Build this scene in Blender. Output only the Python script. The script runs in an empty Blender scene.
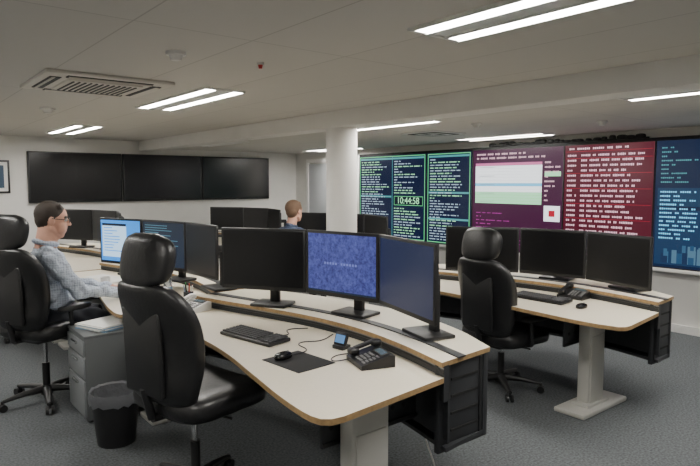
import bpy, bmesh, math, random
import numpy as np
from mathutils import Vector, Matrix
random.seed(7)
R=math.radians
# ---------------------------------------------------------------- materials
def mat(name,col,rough=.5,metal=0,emit=None,es=1,noise=0,nscale=20,bump=0,bscale=200,coat=0,trans=0,spec=None,bdist=.01):
    m=bpy.data.materials.new(name); m.use_nodes=True
    nt=m.node_tree; b=nt.nodes['Principled BSDF']
    b.inputs['Base Color'].default_value=(*col,1); b.inputs['Roughness'].default_value=rough
    b.inputs['Metallic'].default_value=metal
    if coat: b.inputs['Coat Weight'].default_value=coat
    if trans: b.inputs['Transmission Weight'].default_value=trans
    if spec is not None: b.inputs['Specular IOR Level'].default_value=spec
    if emit:
        b.inputs['Emission Color'].default_value=(*emit,1); b.inputs['Emission Strength'].default_value=es
    tc=nt.nodes.new('ShaderNodeTexCoord')
    if noise:
        n=nt.nodes.new('ShaderNodeTexNoise'); n.inputs['Scale'].default_value=nscale; n.inputs['Detail'].default_value=4
        nt.links.new(tc.outputs['Object'],n.inputs['Vector'])
        r=nt.nodes.new('ShaderNodeValToRGB')
        r.color_ramp.elements[0].position=.3; r.color_ramp.elements[1].position=.7
        r.color_ramp.elements[0].color=(*[c*(1-noise) for c in col],1)
        r.color_ramp.elements[1].color=(*[min(1,c*(1+noise)) for c in col],1)
        nt.links.new(n.outputs['Fac'],r.inputs['Fac']); nt.links.new(r.outputs['Color'],b.inputs['Base Color'])
    if bump:
        n2=nt.nodes.new('ShaderNodeTexNoise'); n2.inputs['Scale'].default_value=bscale; n2.inputs['Detail'].default_value=3
        nt.links.new(tc.outputs['Object'],n2.inputs['Vector'])
        bp=nt.nodes.new('ShaderNodeBump'); bp.inputs['Strength'].default_value=bump; bp.inputs['Distance'].default_value=bdist
        nt.links.new(n2.outputs['Fac'],bp.inputs['Height']); nt.links.new(bp.outputs['Normal'],b.inputs['Normal'])
    return m
M={}
M['wall']=mat('wall_paint',(.75,.735,.70),.8,noise=.03,nscale=3,bump=.05,bscale=120)
M['trim']=mat('trim_white',(.82,.81,.79),.5)
M['carpet']=mat('carpet',(.115,.124,.130),.98,noise=.38,nscale=70,bump=.5,bscale=350,spec=.1)
M['leather']=mat('black_leather',(.009,.009,.010),.38,bump=.15,bscale=50)
M['blackp']=mat('black_plastic',(.011,.011,.012),.42)
M['blackg']=mat('black_gloss',(.006,.006,.008),.16)
M['blackm']=mat('black_matte',(.010,.010,.010),.75)
M['dgrey']=mat('dark_grey_steel',(.030,.032,.036),.5,metal=.2)
M['mgrey']=mat('mid_grey_steel',(.20,.20,.20),.45,metal=.3)
M['legm']=mat('leg_beige_steel',(.46,.455,.425),.4,metal=.1)
M['top']=mat('desk_laminate',(.74,.675,.545),.36,noise=.03,nscale=80)
M['edge']=mat('desk_wood_edge',(.34,.22,.10),.5,noise=.2,nscale=40)
M['chrome']=mat('chrome',(.6,.6,.6),.2,metal=1)
M['ped']=mat('pedestal_grey',(.15,.16,.165),.45,metal=.2)
M['peds']=mat('pedestal_front',(.25,.265,.275),.4,metal=.3)
M['paper']=mat('paper',(.8,.8,.78),.8)
M['paperb']=mat('paper_blue',(.25,.42,.62),.7)
M['white']=mat('white_plastic',(.74,.73,.70),.4)
M['cream']=mat('cream_plastic',(.66,.63,.57),.5)
M['slot']=mat('slot_dark',(.05,.05,.048),.7)
M['red']=mat('red_plastic',(.55,.03,.03),.4)
M['yellow']=mat('yellow_plastic',(.7,.45,.05),.4)
M['green']=mat('green_plastic',(.05,.4,.12),.4)
M['bag']=mat('bin_bag',(.16,.165,.18),.28,trans=.3,bump=.8,bscale=30)
M['bottle']=mat('clear_plastic',(.8,.85,.9),.08,trans=.85)
M['tube']=mat('lamp_tube',(1,1,1),.5,emit=(1,.965,.905),es=58)
M['tubeoff']=mat('lamp_tube_unlit',(.55,.55,.52),.4)
M['reflector']=mat('lamp_reflector',(.8,.8,.78),.3)
M['key']=mat('key_grey',(.05,.05,.055),.55)
M['skin']=mat('skin',(.60,.33,.24),.5,noise=.06,nscale=25)
M['lip']=mat('lip',(.42,.17,.14),.5)
M['eyew']=mat('eye_white',(.7,.7,.68),.3)
M['hairb']=mat('hair_dark',(.028,.018,.012),.6,bump=.5,bscale=150)
M['hairl']=mat('hair_brown',(.11,.062,.035),.65,bump=.5,bscale=150)
M['shirt2']=mat('shirt_blue',(.05,.07,.12),.85,bump=.5,bscale=18)
M['trous']=mat('trousers_dark',(.02,.022,.03),.85)
M['shoe']=mat('shoe_black',(.01,.01,.01),.4)
def shirtmat():
    m=mat('shirt_light_check',(.52,.56,.62),.85,bump=1,bscale=11,bdist=.05); nt=m.node_tree; b=nt.nodes['Principled BSDF']
    tc=nt.nodes.new('ShaderNodeTexCoord'); outs=[]
    for ax in('Z','Y','X'):
        w=nt.nodes.new('ShaderNodeTexWave'); w.bands_direction=ax; w.inputs['Scale'].default_value=18; w.inputs['Distortion'].default_value=1.0; w.inputs['Detail'].default_value=2
        nt.links.new(tc.outputs['Object'],w.inputs['Vector']); outs.append(w)
    mx=nt.nodes.new('ShaderNodeMath'); mx.operation='ADD'; nt.links.new(outs[0].outputs['Fac'],mx.inputs[0]); nt.links.new(outs[1].outputs['Fac'],mx.inputs[1])
    mx2=nt.nodes.new('ShaderNodeMath'); mx2.operation='ADD'; nt.links.new(mx.outputs[0],mx2.inputs[0]); nt.links.new(outs[2].outputs['Fac'],mx2.inputs[1])
    r=nt.nodes.new('ShaderNodeValToRGB'); d=nt.nodes.new('ShaderNodeMath'); d.operation='DIVIDE'; d.inputs[1].default_value=3
    nt.links.new(mx2.outputs[0],d.inputs[0]); nt.links.new(d.outputs[0],r.inputs['Fac'])
    r.color_ramp.elements[0].position=.2; r.color_ramp.elements[0].color=(.33,.38,.46,1)
    r.color_ramp.elements[1].position=.6; r.color_ramp.elements[1].color=(.50,.55,.64,1)
    nt.links.new(r.outputs['Color'],b.inputs['Base Color']); return m
M['shirt']=shirtmat()
def emis(name,col,s=1): return mat(name,(0.01,.01,.01),.25,emit=col,es=s)
def ceilmat():
    m=mat('ceiling_panel',(.56,.545,.51),.85); nt=m.node_tree; b=nt.nodes['Principled BSDF']
    tc=nt.nodes.new('ShaderNodeTexCoord'); mp=nt.nodes.new('ShaderNodeMapping')
    mp.inputs['Rotation'].default_value=(0,0,R(90)); mp.inputs['Location'].default_value=(.3,.25,0)
    nt.links.new(tc.outputs['Object'],mp.inputs['Vector'])
    br=nt.nodes.new('ShaderNodeTexBrick'); br.offset=0
    br.inputs['Scale'].default_value=1; br.inputs['Brick Width'].default_value=2.4; br.inputs['Row Height'].default_value=.6
    br.inputs['Mortar Size'].default_value=.005; br.inputs['Mortar Smooth'].default_value=.3
    br.inputs['Color1'].default_value=(.60,.58,.54,1); br.inputs['Color2'].default_value=(.585,.565,.525,1)
    br.inputs['Mortar'].default_value=(.44,.425,.39,1)
    nt.links.new(mp.outputs[0],br.inputs['Vector']); nt.links.new(br.outputs['Color'],b.inputs['Base Color'])
    return m
M['ceil']=ceilmat()
# ---------------------------------------------------------------- builder
class B:
    def __init__(s): s.v=[];s.f=[];s.m=[];s.mats=[]
    def mi(s,m):
        if isinstance(m,str): m=M[m]
        if m not in s.mats: s.mats.append(m)
        return s.mats.index(m)
    def add(s,vs,fs,m,X=None):
        o=len(s.v); k=s.mi(m)
        for v in vs:
            v=Vector(v); s.v.append(tuple(X@v if X else v))
        for f in fs: s.f.append([i+o for i in f]); s.m.append(k)
    def bm(s,bm,m,X=None):
        bm.verts.index_update()
        s.add([v.co.copy() for v in bm.verts],[[v.index for v in f.verts] for f in bm.faces],m,X); bm.free()
    def box(s,c,d,m,bev=0,X=None,rz=0,ry=0,rx=0,seg=2):
        bm=bmesh.new(); bmesh.ops.create_cube(bm,size=1)
        for v in bm.verts: v.co=Vector((v.co.x*d[0],v.co.y*d[1],v.co.z*d[2]))
        if bev: bmesh.ops.bevel(bm,geom=bm.edges[:],offset=bev,segments=seg,affect='EDGES',profile=.5)
        T=Matrix.Translation(c)@Matrix.Rotation(rz,4,'Z')@Matrix.Rotation(ry,4,'Y')@Matrix.Rotation(rx,4,'X')
        s.bm(bm,m,X@T if X else T)
    def cyl(s,p,q,r1,r2,m,n=20,X=None):
        p=Vector(p);q=Vector(q); a=(q-p).normalized()
        u=a.orthogonal().normalized(); w=a.cross(u); vs=[]
        for c,r in((p,r1),(q,r2)):
            for i in range(n):
                t=2*math.pi*i/n; vs.append(c+u*math.cos(t)*r+w*math.sin(t)*r)
        fs=[[i,(i+1)%n,n+(i+1)%n,n+i] for i in range(n)]+[list(range(n))[::-1],list(range(n,2*n))]
        s.add(vs,fs,m,X)
    def tube(s,pts,r,m,n=8,X=None):
        for a,b in zip(pts,pts[1:]): s.cyl(a,b,r,r,m,n,X)
    def rings(s,rs,m,X=None,cap=True):
        n=len(rs[0]); vs=[p for r in rs for p in r]; fs=[]
        for k in range(len(rs)-1):
            for i in range(n): fs.append([k*n+i,k*n+(i+1)%n,(k+1)*n+(i+1)%n,(k+1)*n+i])
        if cap: fs+= [list(range(n))[::-1],[ (len(rs)-1)*n+i for i in range(n)]]
        s.add(vs,fs,m,X)
    def sq(s,c,r,m,e1=.5,e2=.5,nu=28,nv=16,X=None,fn=None):
        def pw(x,e): return math.copysign(abs(x)**e,x)
        rs=[]
        for j in range(nv+1):
            ph=-math.pi/2+math.pi*j/nv; ph=max(-1.5,min(1.5,ph)); ring=[]
            for i in range(nu):
                th=2*math.pi*i/nu
                p=Vector((r[0]*pw(math.cos(ph),e1)*pw(math.cos(th),e2),r[1]*pw(math.cos(ph),e1)*pw(math.sin(th),e2),r[2]*pw(math.sin(ph),e1)))
                if fn: p=fn(p)
                ring.append(p+Vector(c))
            rs.append(ring)
        s.rings(rs,m,X)
    def prism(s,pts,z0,z1,mt,me,X=None):
        n=len(pts); 
        s.add([(x,y,z1) for x,y in pts],[list(range(n))],mt,X)
        s.add([(x,y,z0) for x,y in pts],[list(range(n))[::-1]],mt,X)
        s.add([(x,y,z0) for x,y in pts]+[(x,y,z1) for x,y in pts],[[i,(i+1)%n,n+(i+1)%n,n+i] for i in range(n)],me,X)
    def done(s,name,loc=(0,0,0),rz=0,ang=38,parent=None):
        me=bpy.data.meshes.new(name); me.from_pydata(s.v,[],s.f)
        for m in s.mats: me.materials.append(m)
        me.polygons.foreach_set('material_index',s.m); me.polygons.foreach_set('use_smooth',[True]*len(s.f))
        me.update(); me.set_sharp_from_angle(angle=R(ang))
        o=bpy.data.objects.new(name,me)
        o.location=loc; o.rotation_euler=(0,0,rz)
        bpy.context.scene.collection.objects.link(o)
        if parent: o.parent=parent
        return o
def catmull(P,n=8):
    P=[Vector(p) for p in P]; Q=[2*P[0]-P[1]]+P+[2*P[-1]-P[-2]]; out=[]
    for i in range(1,len(Q)-2):
        for k in range(n):
            t=k/n; a,b,c,d=Q[i-1],Q[i],Q[i+1],Q[i+2]
            out.append(.5*((2*b)+(c-a)*t+(2*a-5*b+4*c-d)*t*t+(3*b-a-3*c+d)*t**3))
    out.append(P[-1]); return out
def text_into(b,s,size,m,X):
    cu=bpy.data.curves.new('t','FONT'); cu.body=s; cu.size=size; cu.align_x='CENTER'; cu.align_y='CENTER'
    o=bpy.data.objects.new('t',cu); bpy.context.scene.collection.objects.link(o)
    dg=bpy.context.evaluated_depsgraph_get(); me=o.evaluated_get(dg).to_mesh()
    b.add([v.co.copy() for v in me.vertices],[list(p.vertices) for p in me.polygons],m,X)
    o.evaluated_get(dg).to_mesh_clear(); bpy.data.objects.remove(o)
# ---------------------------------------------------------------- room
XW,YW,XL,YS=6.9,10.3,-1.7,-2.0
ZC,ZF,ZB=2.37,2.255,2.21
def slab(name,x0,x1,y0,y1,z0,z1,m):
    b=B(); b.box(((x0+x1)/2,(y0+y1)/2,(z0+z1)/2),(x1-x0,y1-y0,z1-z0),m); return b.done(name)
slab('floor',XL-.2,XW+.2,YS-.2,YW+.2,-.1,0,'carpet')
slab('wall_east',XW,XW+.15,YS,YW,0,2.6,'wall')
slab('wall_north',XL,XW,YW,YW+.15,0,2.6,'wall')
slab('wall_west',XL-.15,XL,YS,YW,0,2.6,'wall')
slab('wall_south',XL,XW,YS-.15,YS,0,2.6,'wall')
b=B()
b.box(((XL+3.65)/2,(YS+YW)/2,ZC+.06),(3.65-XL,YW-YS,.12),'ceil')
b.box(((3.9+XW)/2,(YS+YW)/2,ZF+.06),(XW-3.9,YW-YS,.12),'ceil')
b.done('ceiling')
b=B(); b.box((3.775,(YS+YW)/2,(ZB+2.5)/2),(.25,YW-YS,2.5-ZB),'wall',.004); b.done('ceiling_beam')
slab('baseboard_east',XW-.02,XW-.001,YS,YW,0,.09,'trim')
slab('baseboard_north',XL,XW-.02,YW-.02,YW-.001,0,.09,'trim')
b=B(); b.cyl((3.8,4.83,0),(3.8,4.83,ZB),.16,.16,'wall',48); b.cyl((3.8,4.83,0),(3.8,4.83,.08),.17,.17,'trim',48)
b.done('structural_column')
b=B(); M['door']=mat('door_paint',(.42,.44,.46),.5)
b.box((XW-.022,9.35,1.02),(.04,.86,2.02),'door',.004)
for yy in(8.88,9.82): b.box((XW-.027,yy,1.03),(.05,.08,2.06),'trim',.004)
b.box((XW-.027,9.35,2.09),(.05,1.02,.07),'trim',.004); b.cyl((XW-.09,9.0,1.02),(XW-.02,9.0,1.02),.012,.012,'chrome',10); b.cyl((XW-.09,9.0,1.02),(XW-.09,9.12,1.02),.01,.01,'chrome',10)
b.done('door_1')
# ---------------------------------------------------------------- lamps & ceiling fittings
def lamp(x,y,z,L=1.45,on=True):
    b=B(); t='tube' if on else 'tubeoff'
    for dx in(-.115,.115):
        b.box((dx,0,-.004),(.085,L,.008),t)
        for e in(-.05,.05): b.box((dx+e,0,-.009),(.012,L+.02,.018),'reflector')
    b.box((0,0,-.004),(.12,L,.008),'reflector')
    for e in(-1,1): b.box((0,e*(L/2+.012),-.007),(.345,.024,.014),'white')
    for e in(-1,1): b.box((e*.168,0,-.007),(.012,L+.04,.014),'white')
    b.done('fluorescent_ceiling_lamp',(x,y,z))
for y in(1.28,4.93,8.58): lamp(2.16,y,ZC); lamp(-.2,y,ZC)
lamp(4.14,1.36,ZF); lamp(4.14,4.67,ZF); lamp(4.14,8.3,ZF,1.3,False)
for y in(1.2,4.78,8.4): lamp(6.4,y,ZF,1.3)
b=B(); w=.84
b.box((0,0,-.012),(w,w,.024),'cream',.008)
b.box((0,0,-.028),(.50,.50,.016),'cream',.005)
for i in range(12): b.box((-.21+i*.038,0,-.038),(.012,.44,.006),'slot')
for a in range(4):
    X=Matrix.Rotation(a*math.pi/2,4,'Z')
    b.box((.335,0,-.026),(.07,.56,.006),'slot',X=X); b.box((.345,0,-.03),(.03,.54,.008),'cream',X=X,ry=.4)
b.done('air_conditioning_cassette',(1.32,4.55,ZC))
def disc(name,x,y,z,r,h,m='white',m2=None):
    b=B(); b.cyl((0,0,0),(0,0,-h*.4),r,r*.97,m,28); b.cyl((0,0,-h*.4),(0,0,-h),r*.7,r*.5,m2 or m,28); b.done(name,(x,y,z))
disc('smoke_detector',1.35,3.19,ZC,.055,.045)
disc('smoke_detector',1.37,6.3,ZC,.07,.05)
disc('sprinkler_head',1.86,3.15,ZC,.02,.035,'white','red')
disc('smoke_detector',5.6,3.0,ZF,.05,.045)
disc('smoke_detector',4.8,3.9,ZF,.05,.045)
def diffuser(x,y,z,w=.55):
    b=B(); b.box((0,0,-.006),(w,w,.012),'white',.003)
    for k in range(1,5): 
        s=w*(1-k*.2)
        b.box((0,0,-.012-k*.001),(s,s,.008),'slot' if k%2 else 'white')
    b.done('air_vent_diffuser',(x,y,z))
diffuser(5.35,5.0,ZF); diffuser(.3,8.3,ZC,.5)
# ---------------------------------------------------------------- wall TVs
M['tvscr']=mat('tv_screen_black',(.004,.004,.005),.22)
def tv(x,w=1.42,h=.80):
    b=B(); b.box((0,-.035,0),(w,.05,h),'blackp',.006)
    b.box((0,-.0605,.008),(w-.05,.002,h-.06),'tvscr'); b.box((0,-.005,0),(.5,.02,.4),'dgrey')
    b.box((0,-.062,-h/2+.014),(.05,.002,.006),'mgrey')
    b.done('wall_television',(x,YW-.006,1.745))
for x in(2.62,4.06,5.50): tv(x)
b=B(); b.box((0,-.015,0),(.62,.03,.5),'blackp',.004); b.box((0,-.031,0),(.56,.002,.44),'paper')
b.box((.0,-.033,-.0),(.46,.002,.34),emis('print',(.05,.09,.14),.6)); b.done('framed_picture',(1.36,YW-.001,1.75))
# ---------------------------------------------------------------- video wall
b=B(); Y0,Y1,Z0,Z1=8.12,1.0,.71,2.135
xs=XW-.12
b.box((XW-.061,(Y0+Y1)/2,(Z0+Z1)/2),(.12,Y0-Y1,Z1-Z0),'blackm')
def wq(a,c,z0,z1,m,l=1):
    x=xs-.0012*l
    b.add([(x,a,z0),(x,c,z0),(x,c,z1),(x,a,z1)],[[0,1,2,3]],m)
navy=emis('wall_navy',(.003,.010,.045),1.0); white=emis('wall_white',(.60,.78,.95),1.1); teal=emis('wall_teal',(.10,.42,.45),1.0)
grn=emis('wall_green',(.16,.80,.30),1.1); purp=emis('wall_purple',(.060,.002,.042),1.0); mar=emis('wall_maroon',(.10,.001,.018),1.0)
pink=emis('wall_pink',(.9,.22,.5),1.0); blue=emis('wall_blue',(.003,.014,.055),1.0); cyan=emis('wall_cyan',(.18,.62,.95),1.4)
mint=emis('wall_mint',(.40,.88,.50),1.5); whb=emis('wall_bright',(.88,.92,.95),1.8); mag=emis('wall_magenta',(.6,.05,.45),1.0)
blk=emis('wall_black',(.002,.005,.02),1.0); redb=emis('wall_red',(.6,.01,.04),1.0); ptx=emis('wall_pinktext',(.95,.60,.70),1.2)
greyr=emis('wall_rowline',(.4,.5,.5),1.0)
def rows(a,c,z0,z1,n,m,l=3,fill=.8,cw=.014,hh=.5,lo=.45):
    rh=(z1-z0)/n
    for k in range(n):
        zt=z1-rh*k; y=a
        end=a-(a-c)*(random.uniform(lo,1) if random.random()<fill else random.uniform(.1,.5))
        mm=random.choice(m) if isinstance(m,list) else m
        while y>end:
            wl=random.randint(2,8)
            for _ in range(wl):
                if y-cw<end: break
                h=rh*hh*random.uniform(.7,1)
                wq(y,y-cw*.75,zt-rh*.5-h/2,zt-rh*.5+h/2,mm,l); y-=cw
            y-=cw*1.4
def outline(a,c,z0,z1,m,t=.012,l=4):
    wq(a,c,z1-t,z1,m,l); wq(a,c,z0,z0+t,m,l); wq(a,a-t,z0,z1,m,l); wq(c+t,c,z0,z1,m,l)
wq(8.10,5.57,Z0+.02,Z1-.02,navy,1)
# wide left screen (two columns + clock), second screen
outline(8.08,6.50,.74,2.10,grn,.012); outline(6.44,5.60,.74,2.10,grn,.012)
wq(7.255,7.245,.76,2.09,teal,3)
rows(8.03,7.32,.77,2.03,30,[white,white,mint],4,.8,.018,.42,.6)
rows(7.20,6.56,1.47,2.03,13,[white,white,mint],4,.8,.018,.42,.6)
rows(7.20,6.56,.77,1.26,11,[white,mint],4,.8,.018,.42,.6)
rows(6.39,5.66,.77,2.03,30,[white,white,mint],4,.8,.018,.42,.6)
for (a,c,z) in((8.06,6.52,2.05),(6.42,5.62,2.05),(8.06,7.27,1.42),(6.42,5.62,1.5),(6.42,5.62,1.1)): wq(a,c,z-.006,z+.022,teal,3)
wq(7.20,6.54,1.29,1.44,blk,5); outline(7.20,6.54,1.29,1.44,grn,.008,6)
XT=Matrix(((0,0,-1,xs-.012),(-1,0,0,6.87),(0,1,0,1.365),(0,0,0,1)))
text_into(b,"10:44:58",.15,mint,XT)
# purple zone
wq(5.55,4.12,Z0+.02,Z1-.02,purp,1)
for k in range(14):
    m=[pink,whb,whb,whb,whb,whb,whb,cyan,whb,whb,mint,mint,mint,mint][k]
    z=1.93-k*.040; wq(5.50,4.42,z-.0385,z,m,3)
    if k%3==1: wq(5.42,5.17,z-.024,z-.016,greyr,4)
rows(5.48,4.3,1.97,2.08,2,ptx,3,.9,.02,.5)
wq(4.38,4.15,1.16,1.36,whb,3); wq(4.31,4.22,1.22,1.30,redb,4)
wq(4.38,4.15,1.74,1.80,mint,3); rows(4.38,4.15,1.40,1.95,9,ptx,3,.7,.018,.4)
rows(5.48,4.5,.80,1.26,9,mag,2,.3,.02,.25)
# maroon zone
wq(4.10,3.01,Z0+.02,Z1-.02,mar,1)
rows(4.06,3.92,.98,2.02,17,ptx,3,1,.024,.42,.9)
rows(3.88,3.05,.98,2.02,17,ptx,3,.92,.020,.45,.6)
rows(4.04,3.1,2.04,2.10,1,ptx,4,1,.024,.45,.8); rows(4.06,3.5,.76,.96,3,ptx,3,.4,.02,.35)
for z in(1.035,1.22,1.40,1.585,1.77,1.95,2.035): wq(4.08,3.03,z,z+.004,redb,2)
# blue zone
wq(2.99,1.02,Z0+.02,Z1-.02,blue,1)
for a in(2.93,2.45,1.95,1.5): rows(a,a-.4,1.64,2.06,9,teal,3,.6,.02,.35)
wq(2.96,1.05,1.40,1.60,emis('wall_band',(.008,.045,.11),1),2)
for a in(2.93,2.45,1.95,1.5): rows(a,a-.42,1.03,1.58,12,cyan,4,.8,.022,.45,.6)
wq(2.97,1.05,.76,1.36,emis('wall_sky',(.008,.04,.11),1.0),2)
for k in range(60):
    y=random.uniform(1.1,2.92); h=random.uniform(.03,.20); wd=random.uniform(.03,.08)
    c=random.choice([(.04,.13,.24),(.02,.08,.18),(.09,.20,.30),(.01,.03,.09)])
    wq(min(y+wd,2.96),y,.78,.80+h,emis('city',c,1.0),2.2+.01*k)
for y in(5.56,4.11,3.0,6.47): b.box((xs-.004,y,(Z0+Z1)/2),(.012,.014,Z1-Z0),'blackm')
for y in(8.12,1.0): b.box((xs-.004,y,(Z0+Z1)/2),(.02,.03,Z1-Z0+.03),'trim')
b.box((xs-.004,(Y0+Y1)/2,Z0-.012),(.05,Y0-Y1,.035),'trim',.003)
b.box((xs+.02,(Y0+Y1)/2,Z1+.008),(.05,Y0-Y1,.022),'blackm',.003)
b.done('video_wall')
b=B(); y=5.25
while y>3.1:
    h=random.uniform(.035,.065); b.sq((XW-.075,y,Z1+.020+h/2),(.035,random.uniform(.03,.08),h/2),'blackm',.7,.7,10,6); y-=random.uniform(.06,.12)
b.box((XW-.075,4.2,Z1+.030),(.03,2.2,.016),'blackm'); b.done('cable_bundle')
# ---------------------------------------------------------------- desks
WT,SH=.74,.815
FR=[(1.29,1.80),(1.32,2.1),(1.38,2.45),(1.44,2.8),(1.47,3.15),(1.46,3.55),(1.42,4.10)]
MI=[(2.05,1.83),(2.13,2.2),(2.17,2.6),(2.14,3.0),(2.05,3.4),(1.94,3.8),(1.86,4.12)]
RE=[(2.43,1.86),(2.58,2.2),(2.67,2.6),(2.66,3.0),(2.58,3.45),(2.46,3.85),(2.34,4.14)]
def desk(dx,dy,fs=0,rs=0,leg=(1.68,1.97)):
    g=(1,.6,.25,0,0,0,0)
    front=[(x+fs*k,y) for (x,y),k in zip(FR,g)]; mid=MI; rear=[(x-rs*k,y) for (x,y),k in zip(RE,g)]
    b=B(); f=catmull(front,8); m=catmull(mid,8); r=catmull(rear,8)
    fr=[Vector((1.40+fs,1.765)),Vector((1.345+fs,1.772)),Vector((1.312+fs,1.80)),Vector((1.30+fs,1.85))]+f[3:]
    out=[tuple(p) for p in fr]+[tuple(p) for p in m[::-1]]
    out=out[::-1]
    b.prism(out,WT-.026,WT,'top','edge')
    def strip(P,Q,z0,z1,mt):
        o=[tuple(p) for p in P]+[tuple(p) for p in Q[::-1]]; b.prism(o[::-1],z0,z1,mt,mt)
    off=lambda P,d:[Vector((p.x+d,p.y)) for p in P]
    strip(m,off(m,.035),WT-.12,SH-.02,'dgrey')
    strip(off(m,-.004),off(m,.0),WT+.02,WT+.026,'blackp'); strip(off(m,-.004),off(m,.0),WT+.04,WT+.046,'mgrey')
    o=[tuple(p) for p in off(m,-.015)]+[tuple(p) for p in r[::-1]]
    b.prism(o[::-1],SH-.024,SH,'top','edge')
    strip(off(m,.10),off(m,.155),SH,SH+.006,'dgrey')
    strip(off(r,-.05),off(r,-.03),.36,SH-.024,'dgrey')
    strip(off(m,.02),off(r,-.05),.37,.39,'dgrey')
    strip(off(m,.03),off(m,.045),.42,WT-.12,'dgrey')
    for (P,Q,s) in((m[0],r[0],1),(m[-1],r[-1],-1)):
        c=(P+Q)/2; b.box((c.x,c.y+s*.035,(.35+SH-.024)/2),(Q.x-P.x-.01,.03,SH-.024-.35),'dgrey',.006)
        for k in range(4): b.box((c.x,c.y+s*.018,.45+k*.085),(.20,.006,.012),'blackm')
        for k in range(2): b.box((c.x-.12+.24*k,c.y+s*.018,.58),(.02,.008,.40),'blackp',.003)
    for (y,s,x0,x1) in((leg[1]+.09,1,1.50+fs,2.09),(3.93,-1,1.56,1.9)):
        b.box(((x0+x1)/2,y,.585),(x1-x0,.02,.23),'dgrey',.004)
        b.box(((x0+x1)/2,y-s*.012,.685),(x1-x0,.03,.03),'mgrey',.003)
        n=int((x1-x0)/.075)
        for k in range(n): b.cyl((x0+.05+k*.075,y-s*.014,.56),(x0+.05+k*.075,y-s*.008,.56),.012,.012,'blackm',10)
        b.box(((x0+x1)/2,y-s*.012,.49),(x1-x0,.016,.014),'blackp')
    for (x,y) in(leg,(1.70,4.0)):
        b.box((x,y,.38),(.22,.09,.664),'legm',.012); b.box((x,y,.30),(.18,.11,.5),'legm',.01)
        b.box((x+.02,y,.018),(.62,.24,.036),'legm',.012)
        b.box((x,y,.045),(.3,.14,.03),'legm',.01)
    b.box((1.78,3.0,.66),(.04,1.75,.06),'mgrey')
    return b.done('control_room_desk',(dx,dy,0))
desk(0,0); desk(0,2.36); desk(0,4.72)
desk(2.24,0,.10,.07,(1.83,2.2)); desk(2.60,3.15); desk(2.6,5.5)
# ---------------------------------------------------------------- monitors
def scr_wall():
    m=mat('screen_wallpaper',(.01,.01,.02),.2,emit=(.1,.12,.5),es=1.0); nt=m.node_tree; bs=nt.nodes['Principled BSDF']
    tc=nt.nodes.new('ShaderNodeTexCoord'); v=nt.nodes.new('ShaderNodeTexNoise'); v.inputs['Scale'].default_value=34; v.inputs['Detail'].default_value=6; v.inputs['Roughness'].default_value=.8
    nt.links.new(tc.outputs['Object'],v.inputs['Vector']); r=nt.nodes.new('ShaderNodeValToRGB')
    r.color_ramp.elements[0].position=.38; r.color_ramp.elements[0].color=(.022,.026,.16,1)
    r.color_ramp.elements[1].position=.70; r.color_ramp.elements[1].color=(.11,.14,.50,1)
    nt.links.new(v.outputs['Fac'],r.inputs['Fac']); nt.links.new(r.outputs['Color'],bs.inputs['Emission Color']); return m
S_wp=scr_wall(); S_dim=emis('screen_dim_blue',(.015,.023,.068),1.0); S_blue=emis('screen_bright_blue',(.03,.30,.9),1.3)
S_off=mat('screen_off',(.004,.004,.005),.3); S_dk=emis('screen_navy',(.005,.016,.04),1.0)
cyan_d=emis('logo_bars',(.17,.21,.60),1.0); teal_d=emis('teal_lines',(.10,.28,.38),1.0); S_white=emis('screen_white',(.50,.75,1.0),1.5)
def monitor(P,Q,z0,z1,style='off',foot=SH,back=.19):
    P=Vector(P);Q=Vector(Q); a=math.atan2(-(P.x-Q.x),(P.y-Q.y)); w=(P-Q).length*.985; h=z1-z0; c=(P+Q)/2; zc=(z0+z1)/2
    b=B(); zb=foot
    b.box((.0,0,zc),(.022,w,h),'blackp',.005); b.box((.028,0,zc),(.04,w*.75,h*.75),'blackp',.012)
    bz=.018; s={'off':S_off,'wp':S_wp,'dim':S_dim,'blue':S_blue,'navy':S_dk}[style]
    x=-.0115; y0,y1=w/2-bz,-w/2+bz; c0,c1=z0+bz+.008,z1-bz
    def q(a0,a1,b0,b1,m,l):
        xx=x-.0004*l; b.add([(xx,a0,b0),(xx,a1,b0),(xx,a1,b1),(xx,a0,b1)],[[0,1,2,3]],m)
    q(y0,y1,c0,c1,s,0)
    sw=y0-y1; sh=c1-c0
    if style=='wp':
        q(y0,y1,c0,c0+.012,S_dk,1); yy=y0-.25*sw
        for k in range(12):
            if k not in(5,): q(yy,yy-.015,c0+.48*sh,c0+.52*sh,cyan_d,1)
            yy-=.022
    if style=='blue':
        q(y0-.04*sw,y0-.66*sw,c0+.10*sh,c1-.08*sh,S_white,1); q(y0-.04*sw,y0-.66*sw,c1-.14*sh,c1-.08*sh,S_dk,2)
        for k in range(9): q(y0-.08*sw,y0-random.uniform(.3,.6)*sw,c1-(.2+.07*k)*sh,c1-(.18+.07*k)*sh,S_blue,3)
    if style=='navy':
        for k in range(16):
            q(y0-.05*sw,y0-random.uniform(.3,.9)*sw,c1-(.08+.055*k)*sh,c1-(.065+.055*k)*sh,teal_d,1)
    b.box((back-.05,0,zb+.011),(.19,.26,.022),'blackp',.008)
    b.box((back-.01,0,(zb+zc)/2),(.035,.07,zc-zb),'blackp',.008)
    b.box(((back)/2+.01,0,zc),(back-.02,.06,.05),'blackp',.008)
    return b.done('computer_monitor',(c.x,c.y,0),a)
arc=[(1.83,3.64),(2.17,3.12),(2.30,2.56),(2.14,1.96)]
def arcset(dx,dy,st,z0=.94,z1=1.335,A=arc):
    for k in(0,1,2):
        monitor((A[k][0]+dx,A[k][1]+dy),(A[k+1][0]+dx,A[k+1][1]+dy),z0,z1,st[k],foot=SH+.001)
arcset(0,0,['off','wp','dim'],.945,1.355)
arcB=[(1.62,5.62),(1.82,5.10),(1.98,4.55),(1.98,4.0)]
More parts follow.
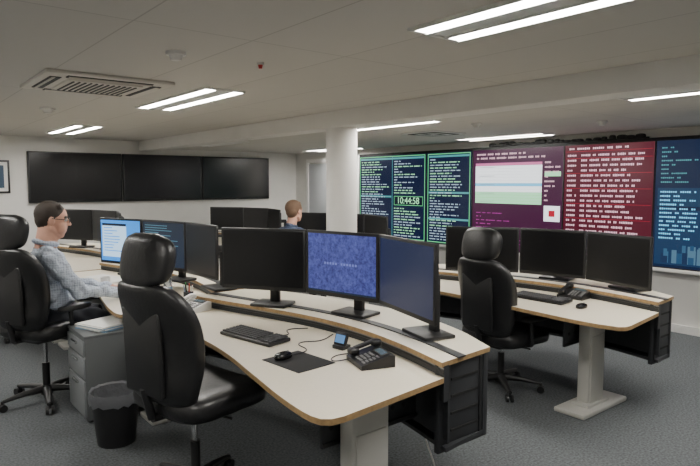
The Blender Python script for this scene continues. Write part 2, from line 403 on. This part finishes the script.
arcset(0,.0,['blue','navy','off'],.93,1.34,A=arcB)
arcset(0,4.72,['off']*3,.93,1.32)
arcset(2.27,-.02,['off','off','off'],.86,1.26,A=[(1.80,3.66)]+arc[1:])
arcset(2.57,3.15,['off']*3,.88,1.26)
arcset(2.57,5.5,['off']*3,.88,1.26)
# ---------------------------------------------------------------- chairs
def chair(x,y,a,lift=0,arms=True,head=True,ws=1.0):
    b=B()
    for k in range(5):
        t=k*2*math.pi/5+.3; c,s=math.cos(t),math.sin(t)
        n=8; rs=[]
        for j,(rr,zz,w,h) in enumerate(((.03,.10,.032,.03),(.16,.095,.026,.022),(.31,.075,.019,.013))):
            rs.append([Vector((c*rr-s*w*math.cos(2*math.pi*i/n),s*rr+c*w*math.cos(2*math.pi*i/n),zz+h*math.sin(2*math.pi*i/n))) for i in range(n)])
        b.rings(rs,'blackp')
        b.cyl((c*.31,s*.31,.08),(c*.31,s*.31,.045),.01,.01,'blackp',8)
        for e in(-1,1): b.cyl((c*.31-s*e*.008,s*.31+c*e*.008,.03),(c*.31-s*e*.028,s*.31+c*e*.028,.03),.03,.028,'blackp',14)
    b.cyl((0,0,.06),(0,0,.13),.045,.035,'blackp'); b.cyl((0,0,.12),(0,0,.30),.026,.026,'blackp'); b.cyl((0,0,.28),(0,0,.42+lift),.016,.016,'chrome')
    z=.47+lift
    b.box((0,0,z-.055),(.30,.22,.05),'blackp',.015); b.cyl((0,-.12,z-.06),(.02,-.27,z-.06),.007,.007,'blackp',8)
    def seatf(p):
        p=p.copy(); 
        if p.z>0: p.z-=.02*max(0,1-(p.y/.2)**2)*(1 if p.x<.2 else .3)
        if p.x>.12: p.z-=(p.x-.12)**2*.7
        return p
    b.sq((.04,0,z+.015),(.27,.27*ws,.072),'leather',.5,.4,36,12,fn=seatf)
    b.sq((.02,0,z-.03),(.23,.23,.025),'blackp',.4,.4,28,8)
    prof=[(-.20,.03,.32,.05),(-.225,.06,.43,.09),(-.235,.14,.48,.115),(-.225,.24,.50,.125),(-.235,.36,.52,.12),(-.26,.47,.52,.11),(-.285,.56,.47,.10),(-.30,.615,.38,.085),(-.305,.635,.30,.05)]
    def loft(prof,wrap,e=.55,n=30):
        rs=[]
        prof=catmull([Vector(p) for p in prof],4)
        for (px,pz,w,t) in prof:
            ring=[]
            for i in range(n):
                th=2*math.pi*i/n; cx=math.copysign(abs(math.cos(th))**e,math.cos(th)); sy=math.copysign(abs(math.sin(th))**e,math.sin(th))
                yy=sy*w/2*ws; xx=px+cx*t/2+wrap*(yy/.25)**2
                ring.append(Vector((xx,yy,z+pz)))
            rs.append(ring)
        b.rings(rs,'leather')
    loft(prof,.055)
    if head: loft([(-.305,.625,.14,.05),(-.30,.645,.28,.075),(-.29,.68,.335,.10),(-.275,.75,.35,.115),(-.265,.81,.335,.105),(-.262,.85,.27,.08),(-.262,.872,.16,.03)],.05,.65)
    b.box((-.288,0,z+.30),(.03,.30,.42),'blackp',.012,ry=-.03)
    for e in(-1,1):
        b.tube([Vector((-.20,e*.10,z+.12)),Vector((-.175,e*.12,z+.3)),Vector((-.20,e*.12,z+.5))],.005,'leather',8)
    b.tube([(-.05,0,z-.05),(-.25,0,z-.04),(-.29,0,z+.12)],.022,'blackp',10)
    if arms:
        for e in(-1,1):
            b.tube([(.0,e*.22,z-.04),(.0,e*.295,z-.02),(-.02,e*.30,z+.17)],.016,'blackp',10)
            b.sq((.02,e*.30,z+.185),(.135,.042,.02),'blackp',.5,.5,20,8)
    return b.done('office_chair',(x,y,0),a,60)
chair(1.265,2.86,R(13),.07,arms=False,ws=1.08)
chair(3.88,2.86,R(-4),-.03,ws=1.05)
chair(.97,4.86,R(28),.09)
chair(3.90,5.98,R(0),.0,head=False)
chair(.95,7.2,R(-20),.02)
# ---------------------------------------------------------------- people
def person(name,loc,rz,shirt,hair,L=0,glasses=False,handR=(.50,-.16,.80),handL=(.46,.20,.80),head_yaw=0,bulk=1.0,headtilt=0,hs=1.0,lean=0,hv=1.0):
    P=[]
    def cap(p,q,r1,r2,t): P.append(('c',Vector(p),Vector(q),r1,r2,t))
    def ell(c,r,t,yaw=0): P.append(('e',Vector(c),Vector(r),t))
    z=L; q=lean
    for s in(-1,1):
        cap((.0,s*.09,.60+z),(.42,s*.13,.585+z),.098*bulk,.07,'trous'); cap((.42,s*.13,.58+z),(.40,s*.13,.14),.066,.046,'trous')
        cap((.37,s*.13,.055),(.56,s*.14,.045),.048,.038,'shoe'); cap((.40,s*.13,.14),(.40,s*.13,.09),.05,.05,'trous')
    cap((-.01,-.08,.62+z),(-.01,.08,.62+z),.125*bulk,.125*bulk,'trous')
    ell((.05*bulk+q*.3,0,.80+z),(.155*bulk,.18*bulk,.165),shirt); ell((.01+q*.7,0,.97+z),(.135*bulk,.188*bulk,.17),shirt)
    cap((-.005+q,-.165*bulk,1.085+z),(-.005+q,.165*bulk,1.085+z),.070,.070,shirt)
    cap((-.01+q,0,1.08+z),(-.0+q,0,1.155+z),.10,.070,shirt)
    for k in range(10):
        t0_=2*math.pi*k/10; t1_=2*math.pi*(k+1)/10
        f=lambda t:(.002+q+.066*bulk*math.cos(t),.064*bulk*math.sin(t),1.175+z-.022*math.cos(t))
        cap(f(t0_),f(t1_),.014,.014,shirt)
    for s,hd in((-1,handR),(1,handL)):
        sh=Vector((q,s*.20*bulk,1.075+z)); w=Vector(hd); mid_=(sh+w)/2
        el=mid_+Vector((-.06,s*.07,-.10))
        cap(sh,el,.072,.058,shirt); cap(el,w,.056,.038,shirt)
        d=(w-el).normalized()
        cap(w-d*.03,w,.042,.041,shirt)
        d.z*=.3; d.normalize(); side=Vector((0,-s,0)); side=(side-d*side.dot(d)).normalized(); up=Vector((0,0,1))
        cap(w-d*.01,w+d*.03,.026,.026,'skin')
        lens=(.075,.085,.078,.060)
        for i in range(4):
            o=side*(.030-.020*i); k=w+d*(.092-.004*abs(i-1))+o+up*.004
            cap(w+d*.025+o*.7,k,.016,.0125,'skin')
            l=lens[i]; a=k+d*l*.45-up*.008; c=a+d*l*.3-up*.014; e=c+d*l*.2-up*.014
            a+=o*.12; c+=o*.15; e+=o*.15
            cap(k,a,.0105,.0095,'skin'); cap(a,c,.0093,.0085,'skin'); cap(c,e,.0085,.0075,'skin')
        t0=w+d*.03+side*.025; t1=t0+d*.035+side*.028-up*.006; t2=t1+d*.03+side*.006-up*.006
        cap(t0,t1,.014,.0115,'skin'); cap(t1,t2,.011,.009,'skin')
    C=Vector((.055+q,0,1.345+z)); Rm=Matrix.Rotation(head_yaw,4,'Z')@Matrix.Rotation(headtilt,4,'Y')
    def H(v): return C+Rm@(Vector(v)*hs)
    cap((-.005+q,0,1.15+z),H((-.03,0,-.06)),.064*bulk,.058*bulk,'skin')
    def hell(c,r,t): P.append(('e',H(c),Vector(r)*hs,t))
    hell((-.012,0,.02),(.096,.075,.097),'skin'); hell((.028,0,-.045),(.062,.058,.072),'skin'); cap(H((.052,-.012,-.098)),H((.052,.012,-.098)),.024*hs,.024*hs,'skin')
    for s in(-1,1): cap(H((-.01,s*.05,-.06)),H((.04,s*.022,-.098)),.025,.02,'skin')
    if bulk>1.02:
        cap(H((.035,0,-.10)),H((.0,0,-.12)),.034,.045,'skin')
        for s in(-1,1): hell((.045,s*.03,-.05),(.038,.033,.045),'skin')
    cap(H((.084,0,.012)),H((.103,0,-.022)),.008,.0125,'skin'); 
    for s in(-1,1):
        hell((.096,s*.011,-.026),(.009,.008,.007),'skin')
        hell((-.012,s*.082,-.008),(.019,.010,.031),'skin')
        hell((.076,s*.031,.006),(.011,.014,.008),'eyew')
        cap(H((.080,s*.018,.026)),H((.070,s*.048,.026)),.0065,.005,hair)
        hell((.085,s*.031,.006),(.004,.005,.005),hair)
        cap(H((-.03,s*.066,.03)),H((-.02,s*.070,.0)),.018,.011,hair)
    cap(H((.084,-.018,-.056)),H((.084,.018,-.056)),.0065,.0065,'lip')
    hell((-.029,0,.040),(.098*hv,.081*hv,.090*hv),hair); hell((-.057,0,.003),(.062*hv,.073*hv,.080*hv),hair)
    cap(H((.022,-.042,.090)),H((.022,.042,.090)),.024,.024,hair)
    bm=bmesh.new()
    for p in P:
        if p[0]=='c':
            a,c,r1,r2=p[1:5]
            bmesh.ops.create_icosphere(bm,subdivisions=3,radius=r1,matrix=Matrix.Translation(a)); bmesh.ops.create_icosphere(bm,subdivisions=3,radius=r2,matrix=Matrix.Translation(c))
            dd=c-a
            if dd.length>1e-4:
                qq=dd.to_track_quat('Z','Y').to_matrix().to_4x4()
                bmesh.ops.create_cone(bm,cap_ends=True,segments=24,radius1=r1,radius2=r2,depth=dd.length,matrix=Matrix.Translation((a+c)/2)@qq)
        else:
            bmesh.ops.create_icosphere(bm,subdivisions=4,radius=1,matrix=Matrix.Translation(p[1])@Matrix.Diagonal((*p[2],1)))
    me=bpy.data.meshes.new('tmp'); bm.to_mesh(me); bm.free()
    o=bpy.data.objects.new('tmp',me); bpy.context.scene.collection.objects.link(o)
    md=o.modifiers.new('r','REMESH'); md.mode='VOXEL'; md.voxel_size=.0055
    ms=o.modifiers.new('s','SMOOTH'); ms.factor=.5; ms.iterations=3
    dg=bpy.context.evaluated_depsgraph_get(); ev=o.evaluated_get(dg); em=ev.to_mesh()
    V=np.array([v.co[:] for v in em.vertices]); F=[list(f.vertices) for f in em.polygons]
    NRM=np.array([v.normal[:] for v in em.vertices])
    ev.to_mesh_clear(); bpy.data.objects.remove(o)
    cen=np.array([V[f].mean(axis=0) for f in F]); best=np.full(len(F),1e9); tag=np.zeros(len(F),int); tags=[]
    for p in P:
        if p[0]=='c':
            a=np.array(p[1]);c=np.array(p[2]); d=c-a; L2=max(d@d,1e-9); t=np.clip(((cen-a)@d)/L2,0,1)
            D=np.linalg.norm(cen-(a+t[:,None]*d),axis=1)-(p[3]+(p[4]-p[3])*t); tg=p[5]
        else:
            rr=np.array(p[2]); k=np.linalg.norm((cen-np.array(p[1]))/rr,axis=1); k2=np.linalg.norm((cen-np.array(p[1]))/rr**2,axis=1)+1e-9
            D=k*(k-1)/k2; tg=p[3]
        if tg==hair: D=D-.002
        if tg not in tags: tags.append(tg)
        u=D<best; best[u]=D[u]; tag[u]=tags.index(tg)
    sv=np.zeros(len(V),bool)
    for f,t in zip(F,tag):
        if tags[t] in(shirt,'trous'): sv[f]=True
    x_,y_,z_=V[:,0],V[:,1],V[:,2]
    dsp=.006*np.sin(z_*48+np.sin(x_*21)*2.2+y_*14)+.004*np.sin(x_*60+z_*33+np.sin(y_*25)*2)
    V[sv]+=NRM[sv]*dsp[sv][:,None]
    b=B(); b.v=[tuple(v) for v in V]; b.f=F; b.m=[b.mi(tags[t]) for t in tag]
    if glasses:
        for s in(-1,1):
            pts=[H((.098,s*.031+.022*math.cos(t),.004+.016*math.sin(t))) for t in [k*math.pi/6 for k in range(13)]]
            b.tube(pts,.0026,'blackp',6); b.tube([H((.097,s*.053,.01)),H((-.01,s*.088,.012))],.003,'blackp',6)
        b.tube([H((.100,-.01,.006)),H((.100,.01,.006))],.002,'blackp',6)
    return b.done(name,loc,rz,80)
person('seated_man',(.93,4.89,0),R(-6),'shirt','hairb',L=.03,glasses=True,handR=(.57,-.10,.80),handL=(.54,.17,.80),bulk=1.22,headtilt=.12,hs=1.1,lean=.085,head_yaw=-.12)
person('seated_man',(3.93,5.98,0),R(0),'shirt2','hairl',L=-.03,handR=(.46,-.16,.785),handL=(.45,.18,.785),head_yaw=.25,hs=1.05,hv=1.04)
# ---------------------------------------------------------------- desk items
def keyboard(x,y,a,z=WT+.001):
    b=B(); b.box((0,0,.012),(.165,.45,.02),'blackp',.006,ry=-.04)
    for r in range(6):
        for c in range(21):
            if c in(15,) : continue
            xx=-.062+r*.025; yy=.205-c*.0205
            b.box((xx,yy,.026+ (xx+.06)*.04),(.019,.0165,.008),'key',.002,seg=1)
    b.done('computer_keyboard',(x,y,z),a)
keyboard(1.72,3.02,R(10)); keyboard(4.05,2.62,R(0)); keyboard(1.70,4.72,R(-5))
def mouse(x,y,a,z):
    b=B(); b.sq((0,0,.014),(.055,.031,.022),'blackg',.8,.8,24,12,fn=lambda p:Vector((p.x,p.y,max(p.z,-.014))))
    b.box((.03,0,.034),(.014,.006,.008),'mgrey',.002); b.done('computer_mouse',(x,y,z),a)
b=B(); b.box((0,0,.002),(.24,.30,.004),'blackm',.001); b.done('mouse_mat',(1.66,2.47,WT+.0005),R(5))
mouse(1.62,2.55,R(10),WT+.005); mouse(4.00,2.25,0,WT+.001)
def phone(x,y,a,z=WT+.001,m='blackp'):
    b=B()
    prof=[(-.09,0),(-.09,.022),(.06,.062),(.09,.058),(.09,0)]
    n=len(prof); vs=[(px,-.105,pz) for px,pz in prof]+[(px,.105,pz) for px,pz in prof]
    b.add(vs,[[i,n+i,n+(i+1)%n,(i+1)%n] for i in range(n)]+[list(range(n)),list(range(n,2*n))[::-1]],m)
    sl=math.atan2(.04,.15)
    T=lambda u,v,h:(u,v,.022+(u+.09)*.2667+h)
    for u in(-.065,.06): b.sq(T(u,.07,.022),(.03,.027,.018),m,.6,.6,16,8)
    b.box(T(-.002,.07,.034),(.13,.034,.018),m,.007,ry=-sl)
    b.box(T(.045,-.03,.003),(.04,.11,.004),'slot',ry=-sl); b.box(T(.045,-.03,.006),(.032,.09,.002),emis('lcd',(.12,.18,.2),.6),ry=-sl)
    for r in range(4):
        for c in range(3): b.box(T(-.065+r*.022,.015-c*.024,.004),(.014,.017,.006),'mgrey',.002,ry=-sl,seg=1)
    for r in range(5): b.box(T(-.068+r*.019,-.075,.004),(.011,.03,.005),'mgrey',.001,ry=-sl,seg=1)
    b.done('desk_telephone',(x,y,z),a)
phone(1.93,2.22,R(-18)); phone(4.33,2.50,R(5)); phone(1.76,3.98,R(15),m='white')
b=B(); b.box((0,0,.012),(.07,.08,.024),'blackp',.006); b.box((.0,0,.055),(.02,.085,.075),'blackp',.006,ry=.35)
b.box((-.012,0,.057),(.003,.066,.045),emis('gadget_screen',(.12,.28,.55),1.0),ry=.35); b.done('desk_intercom',(1.98,2.52,WT+.001),R(10))
def wire(name,pts,r=.003,m='blackp'):
    cu=bpy.data.curves.new(name,'CURVE'); cu.dimensions='3D'; cu.bevel_depth=r; sp=cu.splines.new('BEZIER')
    sp.bezier_points.add(len(pts)-1)
    for p,c in zip(sp.bezier_points,pts): p.co=c; p.handle_left_type=p.handle_right_type='AUTO'
    cu.materials.append(M[m]); bpy.context.scene.collection.objects.link(bpy.data.objects.new(name,cu))
wire('telephone_cord',[(1.86,2.29,WT+.02),(1.80,2.36,WT+.004),(1.86,2.42,WT+.004),(1.97,2.40,WT+.004),(2.05,2.35,WT+.006)])
wire('mouse_cable',[(1.67,2.555,WT+.012),(1.80,2.60,WT+.005),(1.86,2.75,WT+.004),(1.98,2.72,WT+.004),(2.12,2.78,WT+.006)])
wire('keyboard_cable',[(1.81,3.0,WT+.012),(1.90,2.95,WT+.004),(1.98,3.05,WT+.004),(2.09,3.0,WT+.006)])
b=B(); prof=[(.0,.03),(.005,.033),(.08,.033),(.10,.030),(.12,.033),(.17,.033),(.20,.022),(.215,.013),(.23,.013)]
b.rings([[Vector((r*math.cos(2*math.pi*i/20),r*math.sin(2*math.pi*i/20),z)) for i in range(20)] for z,r in prof],'bottle')
b.cyl((0,0,.225),(0,0,.245),.015,.015,'white',16); b.cyl((0,0,.085),(0,0,.125),.0338,.0338,'paperb',20); b.done('water_bottle',(1.72,4.32,WT+.001))
def mug(x,y,m='white'):
    b=B(); n=24; prof=[(0,.03),(0,.036),(.004,.039),(.095,.041),(.095,.037),(.01,.034),(.01,.0)]
    b.rings([[Vector((max(r,.0005)*math.cos(2*math.pi*i/n),max(r,.0005)*math.sin(2*math.pi*i/n),z)) for i in range(n)] for z,r in prof],m)
    b.tube([Vector((0,-.038-.028*math.sin(t),.05+.03*math.cos(t))) for t in [k*math.pi/8 for k in range(9)]],.005,m,8); b.done('coffee_mug',(x,y,WT+.001))
mug(1.56,5.32); 
b=B(); b.cyl((0,0,0),(0,0,.09),.036,.038,'dgrey',20)
for i,c in enumerate(['red','yellow','green','paperb','blackp','red','white']):
    t=i*.9; b.cyl((.015*math.cos(t),.015*math.sin(t),.04),(.034*math.cos(t),.034*math.sin(t),.14+.01*(i%3)),.004,.004,c,8)
b.done('pencil_holder',(1.84,4.22,WT+.001))
b=B()
for i,(c,dx,dy) in enumerate([('yellow',0,0),('red',.03,.04),('green',-.03,.05)]): b.box((dx,dy,.012),(.04,.03,.024),c,.006)
b.done('sticky_note_pads',(1.62,4.2,WT+.001))
b=B()
for i,(dx,dy,a) in enumerate([(0,0,.1),(.03,.02,-.2),(-.01,.25,.3)]): b.box((dx,dy,.002+i*.002),(.21,.297,.0018),'paper',rz=a)
b.done('paper_sheets',(1.72,5.67,WT+.001))
# pedestal
b=B(); b.box((0,0,.31),(.60,.42,.58),'ped',.006); b.box((0,0,.605),(.61,.43,.02),'ped',.005)
for k,(zc,h) in enumerate(((.525,.11),(.385,.15),(.17,.26))):
    b.box((-.305,0,zc),(.014,.40,h-.012),'peds',.004); b.box((-.318,0,zc+h/2-.035),(.014,.13,.018),'chrome',.004)
for sx in(-.25,.25):
    for sy in(-.16,.16): b.cyl((sx,sy,0),(sx,sy,.025),.018,.018,'blackp',12)
b.done('drawer_pedestal',(1.38,4.40,0),R(0))
b=B()
for i,(c,w) in enumerate([('paperb',.3),('paper',.29),('paper',.3),('paperb',.28),('paper',.3),('paper',.29)]): b.box((random.uniform(-.01,.01),random.uniform(-.01,.01),.004+i*.006),(.32,w,.005),c,rz=random.uniform(-.08,.08))
b.done('paper_stack',(1.30,4.40,.616),R(20))
# waste bin
b=B(); n=32
def ringz(r,z,wob=0): return [Vector(((r+wob*math.sin(i*5.3)*.5+wob*math.cos(i*2.1)*.5)*math.cos(2*math.pi*i/n),(r+wob*math.sin(i*3.7)*.5)*math.sin(2*math.pi*i/n),z+wob*math.sin(i*2.7))) for i in range(n)]
b.rings([ringz(.0005,.0),ringz(.115,0),ringz(.15,.33),ringz(.146,.33),ringz(.112,.01),ringz(.0005,.01)],'blackp',cap=False)
b.rings([ringz(.158,.27,.010),ringz(.161,.31,.005),ringz(.155,.345,.004),ringz(.143,.335,.003),ringz(.125,.18,.008)],'bag',cap=False)
b.done('waste_bin',(1.15,3.80,0))
wire('power_cable',[(2.2,2.1,.36),(2.16,2.0,.08),(2.0,2.12,.006),(2.25,2.25,.006),(2.32,2.1,.006),(2.2,1.98,.006)],.004,'white')
# ---------------------------------------------------------------- world & camera
w=bpy.data.worlds.new('World'); bpy.context.scene.world=w; w.use_nodes=True
w.node_tree.nodes['Background'].inputs[0].default_value=(.5,.5,.5,1); w.node_tree.nodes['Background'].inputs[1].default_value=.1
cam=bpy.data.cameras.new('Camera'); co=bpy.data.objects.new('Camera',cam); bpy.context.scene.collection.objects.link(co)
cam.lens=36*592/700; cam.sensor_width=36; cam.clip_start=.05
co.location=(0,0,1.65); co.rotation_euler=(R(90-4.8),0,R(-39))
bpy.context.scene.camera=co
